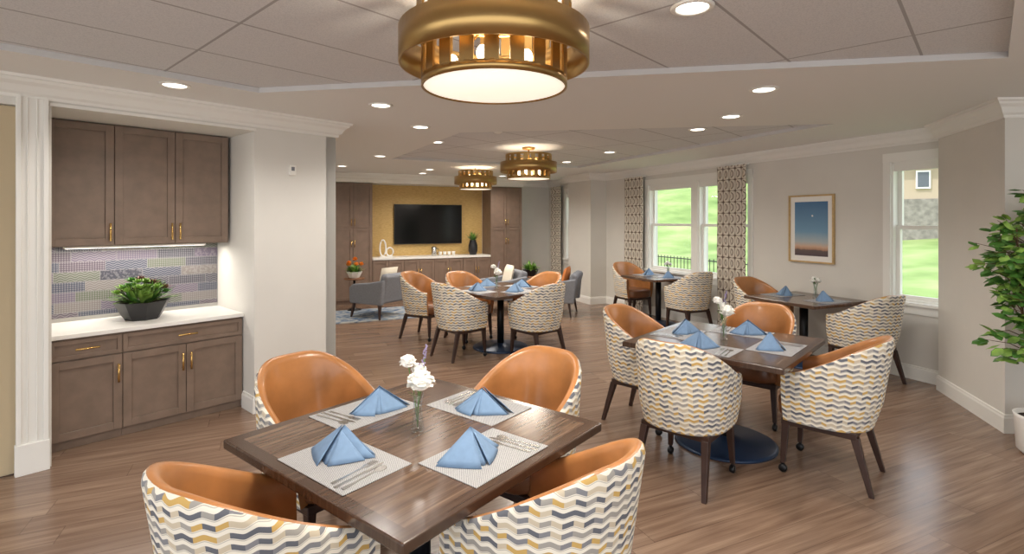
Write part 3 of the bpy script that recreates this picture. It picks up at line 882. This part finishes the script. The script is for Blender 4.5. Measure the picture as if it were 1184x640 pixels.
def setting(c, tdir, side, full=True, nap_rot=0.0, mat=True):
    rot = math.atan2(tdir.y, tdir.x)+math.pi/2
    tx = Vector((math.cos(rot), math.sin(rot)))
    r = side/2-.19
    m = c+tdir*r
    if mat: put('placemat', (m.x, m.y, TOP), rot)
    q = c+tdir*(r-.02)-tx*.05
    put('napkin', (q.x, q.y, TOP+.0035), rot+nap_rot)
    if full:
        for k, kind in ((0, 'fork'), (1, 'knife'), (2, 'spoon')):
            q = c+tdir*(r+.025)+tx*(.105+k*.03)
            put(kind, (q.x, q.y, TOP+.0002), rot+.12)

def blossom(mb, c, r, m=0, seed=1):
    rnd = random.Random(seed)
    for k in range(90):
        ph = rnd.uniform(0, 6.28); ct = rnd.uniform(-.35, 1); st = math.sqrt(1-ct*ct)
        dr = Vector((st*math.cos(ph), st*math.sin(ph), ct*.8)); t = dr.cross(Vector((0, 0, 1)) if abs(dr.z) < .9 else Vector((1, 0, 0))).normalized()
        b_ = dr.cross(t); rr = r*rnd.uniform(.85, 1.08); wv = r*.3
        p = Vector(c)
        mb.add([p+dr*rr*.3, p+dr*rr*.85+t*wv, p+dr*rr+b_*wv*.3, p+dr*rr*.85-t*wv], [(0, 1, 2, 3)], m, False)
    mb.sphere(c, r*.75, 12, 8, m, sc=(1, 1, .85))

def flower_vase(loc, label, tall=True, s=1.0):
    root = empty('flower_vase', loc)
    mb = MB(); mb.lathe([(0, .0), (.026*s, 0), (.028*s, .01), (.021*s, .06*s), (.017*s, .12*s), (.026*s, .16*s), (.024*s, .16*s), (.0155*s, .12*s), (.0195*s, .06*s), (.025*s, .014), (0, .012)], 24); mb.obj('vase', M_vase, root)
    fl = [((-.045*s, .01, .29*s), .038*s), ((.015*s, -.02, .215*s), .06*s), ((.0, .035, .25*s), .036*s)] if tall else [((-.03, 0, .19), .035), ((.03, -.01, .185), .035), ((0, .03, .21), .035), ((.005, -.035, .20), .03)]
    mb = MB()
    for (c, r) in fl: mb.tube([(0, 0, .015), (c[0]*.3, c[1]*.3, c[2]*.5), c], .0022, 6)
    rnd = random.Random(3)
    for k in range(9):
        a = rnd.uniform(0, 6.28); z = rnd.uniform(.14, .2)*s; L_ = .05*s
        v0 = Vector((.01*math.cos(a), .01*math.sin(a), z)); v1 = v0+Vector((math.cos(a), math.sin(a), .7))*L_
        sd = Vector((-math.sin(a), math.cos(a), 0))*.01*s; md = (v0+v1)/2
        mb.add([v0, md+sd, v1, md-sd], [(0, 1, 2, 3)])
    if tall: mb.tube([(0, 0, .1*s), (.02*s, .03*s, .2*s), (.025*s, .03*s, .32*s)], .002, 6)
    mb.obj('stems', M_stem, root)
    for i, (c, r) in enumerate(fl):
        mb = MB(); blossom(mb, c, r, 0, i+5); mb.obj('blossom', M_petal, root)
    if tall:
        mb = MB()
        for k in range(34):
            f = k/34; c = Vector((.005+.028*f, .03, .24+.12*f))*s+Vector((rnd.uniform(-1, 1), rnd.uniform(-1, 1), 0))*.014*(1.2-f)
            mb.sphere(c, .0042*s, 6, 4)
        o = mb.obj('lavender_sprig', M_purple, root); o['label'] = 'lavender coloured filler sprig'
    return tag(root, label, 'vase of flowers')

def rotd(a): return Vector((math.cos(a), math.sin(a)))
def tableset(c, ang, side, label, offs, full=True, napr=(0.4, -.5, .3, -.3)):
    make_table(side, (c.x, c.y, 0), ang, label)
    for k in range(4):
        dr = rotd(ang+k*math.pi/2)
        if offs[k] is not None:
            chair(c.x+dr.x*offs[k], c.y+dr.y*offs[k], -dr)
        setting(c, dr, side, full, napr[k])
c1 = Vector((-.39, 2.237)); tableset(c1, math.radians(51.5), 1.12, 'square dark wood dining table set for four', (.67, .71, .62, .61))
flower_vase((c1.x-.01, c1.y+.0, TOP), 'slim glass vase of white carnations and lavender sprigs')
c2 = Vector((1.59, 3.94)); tableset(c2, math.radians(48), 1.10, 'square dark wood dining table set for four near the windows', (.68, .63, .66, .66))
flower_vase((c2.x+.0, c2.y+.02, TOP), 'slim glass vase of white carnations and lavender sprigs')
c4 = Vector((-.15, 6.9)); tableset(c4, math.radians(42), 1.12, 'square dark wood dining table in the middle of the room', (.66, .66, .64, .66), False)
flower_vase((c4.x-.05, c4.y, TOP), 'small glass vase of white flowers')
chair(-1.22, 7.48, rotd(math.radians(-25)))
def wall_table(yv, side, label, o1=.66, o2=.66, gap=.05):
    xl = (5.3-yv)/.9102
    c = R(xl, -(side/2+gap))
    make_table(side, (c.x, c.y, 0), ANG_R, label)
    chair(c.x-u.x*o1, c.y-u.y*o1, u); chair(c.x+u.x*o2, c.y+u.y*o2, -u)
    for dr in (u, -u):
        q = c+dr*.25
        put('placemat', (c.x+dr.x*(side/2-.17), c.y+dr.y*(side/2-.17), TOP), math.atan2(dr.y, dr.x)+math.pi/2)
        put('napkin', (q.x, q.y, TOP+.0035), math.atan2(dr.y, dr.x)+math.pi/2+.3)
    flower_vase((c.x+w.x*.2, c.y+w.y*.2, TOP), 'small glass vase of white flowers by the wall', False)
    return c
c3 = wall_table(6.30, .9, 'square dark wood dining table for two against the wall', .66, .54)
c5 = wall_table(8.65, .84, 'square dark wood dining table for two beside the window', gap=.03)

# ------------------------------------------------------------------ plants
def blade(mb, base, a, L_, wd, up, droop, m=0, seg=5):
    vs = []; fs = []
    h = Vector((math.cos(a), math.sin(a), 0)); sd = Vector((-math.sin(a), math.cos(a), 0))
    for i in range(seg+1):
        f = i/seg
        p = Vector(base)+h*L_*f*math.cos(up)+Vector((0, 0, 1))*(L_*f*math.sin(up)-droop*f*f)
        ww = wd*math.sin(math.pi*min(1, (f*.85+.12)))*(1 if f < 1 else 0)
        vs += [p+sd*ww, p+Vector((0, 0, -.15*wd)), p-sd*ww]
    for i in range(seg):
        k = i*3; fs += [(k, k+1, k+4, k+3), (k+1, k+2, k+5, k+4)]
    mb.add(vs, fs, m, True)
def bowl_plant(loc, s, label, potmat=M_black, name='potted_fern', mound=False):
    root = empty(name, loc)
    mb = MB(); mb.lathe([(0, 0), (.12*s, 0), (.15*s, .05*s), (.2*s, .15*s), (.188*s, .15*s), (.17*s, .13*s), (0, .125*s)], 8, smooth=False); mb.obj('pot', potmat, root)
    mb = MB(); mb.lathe([(0, .135*s), (.17*s, .131*s)], 16); mb.obj('soil', M_soil, root)
    mb = MB(); rnd = random.Random(11)
    if mound:
        for k in range(100):
            a = rnd.uniform(0, 6.28); up = rnd.uniform(.25, 1.5); L_ = rnd.uniform(.14, .21)
            blade(mb, (.07*math.cos(a), .07*math.sin(a), .14), a, L_, rnd.uniform(.013, .02), up, L_*.25*rnd.random(), 0 if rnd.random() < .4 else 1)
        for k in range(22):
            a = k*2.4; rr = .18*math.sqrt((k+.5)/22); zc = .16+.16*(1-(rr/.22)**2)*rnd.uniform(.75, 1.1)
            cx, cy = rr*math.cos(a), rr*math.sin(a); mm = rnd.choice([0, 1, 1, 1, 1, 2]); R_ = rnd.uniform(.05, .08)
            for q in range(18):
                blade(mb, (cx, cy, zc), q*2.4, R_*(1.05-.5*q/18), .014, .2+1.2*q/18, 0, mm, 3)
    else:
        for k in range(110):
            a = rnd.uniform(0, 6.28); up = rnd.uniform(.3, 1.4); L_ = rnd.uniform(.16, .27)*s
            r0 = rnd.uniform(0, .09)*s
            blade(mb, (r0*math.cos(a), r0*math.sin(a), .13*s), a, L_, rnd.uniform(.014, .026)*s, up, L_*.35*rnd.random(), 0 if rnd.random() < .35 else 1)
    mb.obj('foliage', [M_leaf, M_leaf2, M_burg], root)
    return tag(root, label, 'potted plant')
pp = P(-.66, -.30)
bowl_plant((pp.x, pp.y, CT+.001), 1.0, 'mixed green succulents in a faceted black bowl on the worktop', name='potted_succulent', mound=True)

root = empty('potted_ficus', (3.74, 3.70, 0))
mb = MB(); mb.lathe([(0, 0), (.12, 0), (.15, .03), (.165, .26), (.17, .28), (.155, .28), (.15, .25), (0, .24)], 32); mb.obj('pot', M_white, root)
mb = MB(); mb.lathe([(0, .255), (.15, .252)], 24); mb.obj('soil', M_soil, root)
rnd = random.Random(5)
mb = MB(); ml = MB()
def leaf(mb, p, dr, L_, wd, rnd):
    t = dr.normalized(); sd = t.cross(Vector((rnd.uniform(-.6, .6), rnd.uniform(-.9, .3), 1))).normalized(); nn = t.cross(sd)
    vs = [p, p+t*L_*.3+sd*wd+nn*.004, p+t*L_*.7+sd*wd*.85, p+t*L_, p+t*L_*.7-sd*wd*.85, p+t*L_*.3-sd*wd+nn*.004, p+t*L_*.5-nn*.008]
    mb.add(vs, [(0, 1, 6), (1, 2, 6), (2, 3, 6), (3, 4, 6), (4, 5, 6), (5, 0, 6)], 0 if rnd.random() < .55 else 1)
stems = []
for k in range(5):
    a = k*1.257+.4; b0 = Vector((.03*math.cos(a), .03*math.sin(a), .25)); top = Vector((.18*math.cos(a), .12*math.sin(a), 1.6+.2*rnd.random()))
    mid = (b0+top)/2+Vector((rnd.uniform(-.05, .05), rnd.uniform(-.04, .04), 0))
    pts = [b0.lerp(mid, i/4) for i in range(4)]+[mid.lerp(top, i/5) for i in range(6)]
    mb.tube(pts, [.013-.001*i for i in range(10)], 7); stems.append(pts)
for k in range(165):
    pts = stems[rnd.randrange(5)]; f = rnd.uniform(2.2, 8.9); i = int(f); p = pts[i].lerp(pts[min(i+1, 9)], f-i)
    a = rnd.uniform(0, 6.28); hz = (p.z-.6)/1.2
    Lb = rnd.uniform(.14, .46)*(1.05-.4*max(0, hz)); e = p+Vector((math.cos(a)*Lb*1.1, math.sin(a)*Lb*.6, rnd.uniform(.02, .22)))
    if p.z < .85: e = p+(e-p)*.7
    e.y = min(e.y, .25)
    mb.tube([p, (p+e)/2+Vector((0, 0, .03)), e], [.004, .003, .0015], 5)
    for q in range(11):
        g = rnd.uniform(.3, 1.0); lp = p.lerp(e, g); aa = a+rnd.uniform(-1.4, 1.4)
        leaf(ml, lp, Vector((math.cos(aa), math.sin(aa)*.7, rnd.uniform(-.8, .4))), rnd.uniform(.07, .11), rnd.uniform(.022, .031), rnd)
mb.obj('trunk', M_bark, root); ml.obj('foliage', [M_leaf, M_leaf2], root, recalc=False)
tag(root, 'tall leafy ficus tree in a white pot beside the wall', 'potted plant')

# ------------------------------------------------------------------ lounge
def armchair(loc, rot, label, cush):
    root = empty('armchair', loc, rot)
    mb = MB(); mb.box(-.30, .30, -.27, .35, .26, .44); mb.obj('seat', M_grey, root, bevel=.05, bseg=4)
    mb = MB(); M_ = Matrix.Translation((0, -.30, .3)) @ Matrix.Rotation(math.radians(14), 4, 'X'); mb.box(-.33, .33, -.07, .07, -.04, .46, 0, M_); mb.obj('backrest', M_grey, root, bevel=.05, bseg=4)
    for sx in (-1, 1):
        mb = MB(); vs = []
        x0, x1 = sx*.30, sx*.385
        prof = [(-.40, .24), (.32, .24), (.34, .50), (.25, .565), (-.1, .60), (-.44, .66)]
        vs = [(x0, y, z) for y, z in prof]+[(x1, y, z) for y, z in prof]; k = len(prof)
        mb.add(vs, [tuple(range(k)), tuple(range(2*k-1, k-1, -1))]+[(i, (i+1) % k, (i+1) % k+k, i+k) for i in range(k)])
        mb.obj('armrest', M_grey, root, bevel=.025, bseg=3)
        for y in (-.3, .27):
            mb = MB(); mb.frustum((sx*.35, y*1.15, 0), (sx*.31, y, .27), .012, .022); mb.obj('leg', M_leg, root)
    tag(root, label, 'armchair', 'grey lounge armchairs')
    if cush:
        M2 = Matrix.Translation((0, -.15, .45)) @ Matrix.Rotation(math.radians(14), 4, 'X')
        vs = []; fs = []; g = 8
        for side in (1, -1):
            o = len(vs)
            for i in range(g+1):
                for j in range(g+1):
                    a, b_ = i/g*2-1, j/g*2-1
                    th = .055*max(0, (1-a**4)*(1-b_**4))**.6
                    vs.append(M2 @ Vector((a*.2, side*th, .2+b_*.2)))
            for i in range(g):
                for j in range(g):
                    k = o+i*(g+1)+j; fs.append((k, k+1, k+g+2, k+g+1))
        mb = MB(); mb.add(vs, fs, 0, True)
        ob = mb.obj('cushion', cush, None, loc=loc, rot=rot)
        tag(ob, 'square throw cushion leaning in a grey armchair', 'cushion', 'throw cushions')
    return root
armchair((-2.30, 9.15, .0135), math.radians(60), 'grey upholstered armchair with dark legs on the rug', M_cream)
armchair((-.26, 9.60, 0), math.radians(110), 'grey upholstered armchair with a cream cushion', M_cream)
armchair((.76, 9.40, 0), math.radians(75), 'grey upholstered armchair with a rust cushion', M_rust)
mb = MB(); mb.box(-.95, .95, -.62, .62, .001, .012)
tag(mb.obj('rug', M_rug, loc=(-2.6, 9.2, 0), rot=ANG_W), 'blue and grey patterned area rug', 'rug')
def side_table(loc, label):
    root = empty('side_table', loc)
    mb = MB(); mb.lathe([(0, .56), (.18, .56), (.185, .57), (.185, .585), (0, .59)], 32); mb.obj('tabletop', M_oak, root)
    mb = MB(); mb.lathe([(0, 0), (.13, 0), (.13, .01), (.02, .03), (.018, .56), (0, .56)], 24); mb.obj('pedestal', M_iron, root)
    return tag(root, label, 'side table', 'round side tables')
side_table((-2.90, 9.70, .013), 'small round side table beside an armchair')
side_table((.36, 10.2, 0), 'small round side table between armchairs')
root = bowl_plant((-2.90, 9.70, .604), .75, 'orange flowers and greenery in a low bowl', M_white, 'flower_arrangement')
for i, (x, y, z) in enumerate([(-.08, -.05, .28), (.06, -.08, .26), (.0, .04, .34), (.12, .03, .25), (-.12, .06, .24)]):
    mb = MB(); blossom(mb, (x, y, z), .05, 0, i+30); mb.obj('blossom', M_orange, root)
bowl_plant((.36, 10.2, .591), .8, 'leafy green plant in a dark bowl on the side table')
p = FW(.93, .3)
root = empty('vase_plant', (p.x, p.y, .906))
mb = MB(); mb.lathe([(0, 0), (.07, 0), (.1, .08), (.1, .2), (.07, .3), (.075, .32), (.06, .32), (.06, .29), (0, .28)], 28); mb.obj('vase', M_black, root)
mb = MB(); rnd = random.Random(8)
for k in range(60):
    blade(mb, (0, 0, .28), rnd.uniform(0, 6.28), rnd.uniform(.14, .3), .014, rnd.uniform(.7, 1.5), rnd.uniform(0, .08), 0 if rnd.random() < .7 else 1)
mb.obj('foliage', [M_leaf, M_leaf2], root); tag(root, 'spiky green plant in a tall black vase on the counter', 'vase')
p = FW(-1.0, .3)
root = empty('sculpture', (p.x, p.y, .906), ANG_W)
mb = MB(); mb.box(-.10, .18, -.05, .05, 0, .02); mb.obj('plinth', M_white, root)
def ring(cx, cz, rx, rz, r=.016):
    mb = MB(); pts = [(cx+rx*math.sin(2*math.pi*k/28), 0, cz+rz*math.cos(2*math.pi*k/28)) for k in range(29)]; mb.tube(pts, r, 8, caps=False); mb.obj('loop', M_white, root)
ring(-.03, .185, .06, .165); ring(.11, .105, .07, .085)
tag(root, 'white abstract sculpture of two open loops', 'sculpture')
p = FW(.05, .28)
root = empty('coffee_urn', (p.x, p.y, .906), ANG_W)
mb = MB(); mb.lathe([(0, 0), (.05, 0), (.055, .02), (.055, .17), (.04, .19), (0, .2)], 24); mb.obj('body', M_metal, root)
mb = MB(); mb.tube([(.05, 0, .16), (.1, 0, .14), (.1, 0, .07), (.05, 0, .04)], .007, 8); mb.obj('handle', M_black, root)
tag(root, 'small stainless coffee server on the counter', 'coffee server')
c0 = None
for k in range(4):
    p = FW(.2+.1*k, .25)
    if c0 is None:
        mb = MB(); mb.lathe([(0, 0), (.028, 0), (.038, .08), (.034, .08), (.025, .008), (0, .008)], 20); c0 = mb.obj('cup', M_white, loc=(p.x, p.y, .906)); tag(c0, 'small white cup on the counter', 'cup', 'white cups on the counter')
    else: clone(c0, (p.x, p.y, .906), 0)

# ------------------------------------------------------------------ outdoors
def sstep(a, b_, x):
    x = max(0, min(1, (x-a)/(b_-a))); return x*x*(3-2*x)
def hz(xl, yl):
    rise = 1.9+4.4*sstep(-14, -28, xl)
    return -.35+rise*sstep(3, 34, yl)+.12*math.sin(xl*.3+yl*.2)*sstep(3, 12, yl)
vs = []; fs = []; nx, ny = 60, 40
for j in range(ny+1):
    yl = .25+75*(j/ny)**1.6
    for i in range(nx+1):
        xl = -85+125*i/nx; q = R(xl, yl); vs.append((q.x, q.y, hz(xl, yl)))
for j in range(ny):
    for i in range(nx):
        k = j*(nx+1)+i; fs.append((k, k+1, k+nx+2, k+nx+1))
mb = MB(); mb.add(vs, fs, 0, True)
o = mb.obj('hillside_lawn', M_grass); tag(o, 'sunlit grassy hillside outside the windows', 'lawn', kind='structure')
def local_of(x, y):
    v = Vector((x, y))-R0; return v.dot(-u), v.dot(w)
M_tfol = pm('tree_foliage', srgb(112, 142, 80), .8, var=.35, vscale=2)
def tree(x, y, s, label):
    xl, yl = local_of(x, y); z = hz(xl, yl)
    root = empty('tree', (x, y, z-.05))
    mb = MB(); mb.tube([(0, 0, 0), (.05, 0, s*.5), (0, 0, s)], [.12*s/2, .09*s/2, .05], 8); mb.obj('trunk', M_bark, root)
    mb = MB(); rnd = random.Random(int(x*10))
    for k in range(9): mb.sphere((rnd.uniform(-.5, .5)*s, rnd.uniform(-.5, .5)*s, s*(1+rnd.uniform(-.3, .4))), s*.38, 12, 8)
    o = mb.obj('foliage', M_tfol, root)
    t = bpy.data.textures.get('tn') or bpy.data.textures.new('tn', 'CLOUDS'); t.noise_scale = .3
    dm = o.modifiers.new('D', 'DISPLACE'); dm.texture = t; dm.strength = .35*s/2
    tag(root, label, 'tree', 'hillside trees')
for x, y, s in ((10.0, 44, 1.6), (16.5, 46, 1.9), (19, 43, 1.4)): tree(x, y, s, 'leafy green tree on the hillside')
root = empty('fence', (*R(0, 3.2), 0), ANG_R)
mb = MB(); 
for z in (.70, -.1): mb.box(-12, -4.2, -.012, .012, z, z+.022)
mb.obj('rail', M_iron, root)
mb = MB()
for k in range(66): mb.box(-12+k*.12, -12+k*.12+.012, -.006, .006, -.2, .76)
o = mb.obj('pickets', M_iron, root); o['kind'] = 'stuff'
tag(root, 'black metal picket fence on the lawn', 'fence')
M_stucco = pm('stucco', srgb(178, 160, 140), .9); M_stone = pm('stone', srgb(134, 128, 120), .9, var=.35, vscale=4)
M_roof = pm('roof_tile', srgb(150, 104, 86), .9, var=.2, vscale=6)
M_pane = pm('dark_pane', srgb(86, 92, 100), .2)
xl, yl = local_of(20.5, 25.5)
root = empty('building', (20.5, 25.5, hz(xl, yl)), math.radians(-30))
mb = MB(); mb.box(-6, 6, -3, 3, -1.2, 1.5, 1); mb.box(-6, 6, -2.95, 3, 1.5, 3.4, 0)
mb.obj('body', [M_stucco, M_stone], root)
mb = MB(); mb.add([(-6.5, -3.6, 3.3), (6.5, -3.6, 3.3), (6.5, 3.6, 3.3), (-6.5, 3.6, 3.3), (-4, 0, 4.8), (4, 0, 4.8)], [(0, 3, 2, 1), (0, 1, 5, 4), (2, 3, 4, 5), (1, 2, 5), (3, 0, 4)]); mb.obj('roof', M_roof, root)
for k in range(10):
    x0 = -5.6+k*1.12
    mb = MB(); mb.box(x0-.06, x0+.46, -3.06, -2.9, 1.95, 2.75); mb.box(x0, x0+.4, -3.08, -3.05, 2.02, 2.68, 1); mb.obj('window', [M_trim, M_pane], root)
tag(root, 'tan stucco building with a stone base outside', 'building')

# ------------------------------------------------------------------ world, sun, camera
wd = bpy.data.worlds.new('World'); scene.world = wd; wd.use_nodes = True
nt = wd.node_tree; bg = nt.nodes['Background']
tc = nt.nodes.new('ShaderNodeTexCoord'); s = sep(nt, tc.outputs['Generated'])
c = ramp(nt, mth(nt, 'ADD', mth(nt, 'MULTIPLY', s[2], .5), .5), [(.45, (.85, .85, .85, 1)), (.55, (.92, .96, 1, 1)), (1, (.68, .82, 1, 1))])
nt.links.new(c, bg.inputs[0]); bg.inputs[1].default_value = 2.35
sl = bpy.data.lights.new('sun', 'SUN'); sl.energy = 2.6; sl.angle = .02; sl.color = (1, .97, .92)
so = bpy.data.objects.new('sun', sl); COL.objects.link(so)
so.rotation_euler = Vector((.55, .30, -.78)).to_track_quat('-Z', 'Y').to_euler()

cam = bpy.data.cameras.new('camera'); co = bpy.data.objects.new('camera', cam); COL.objects.link(co)
co.location = (0, 0, CAMH); co.rotation_euler = (math.pi/2, 0, 0)
cam.sensor_width = 36; cam.sensor_fit = 'HORIZONTAL'; cam.lens = 36*F/1184
cam.shift_y = -65/1184; cam.clip_start = .05; cam.clip_end = 300
scene.camera = co
scene.view_settings.view_transform = 'Standard'
scene.view_settings.look = 'None'
scene.view_settings.exposure = 0.15
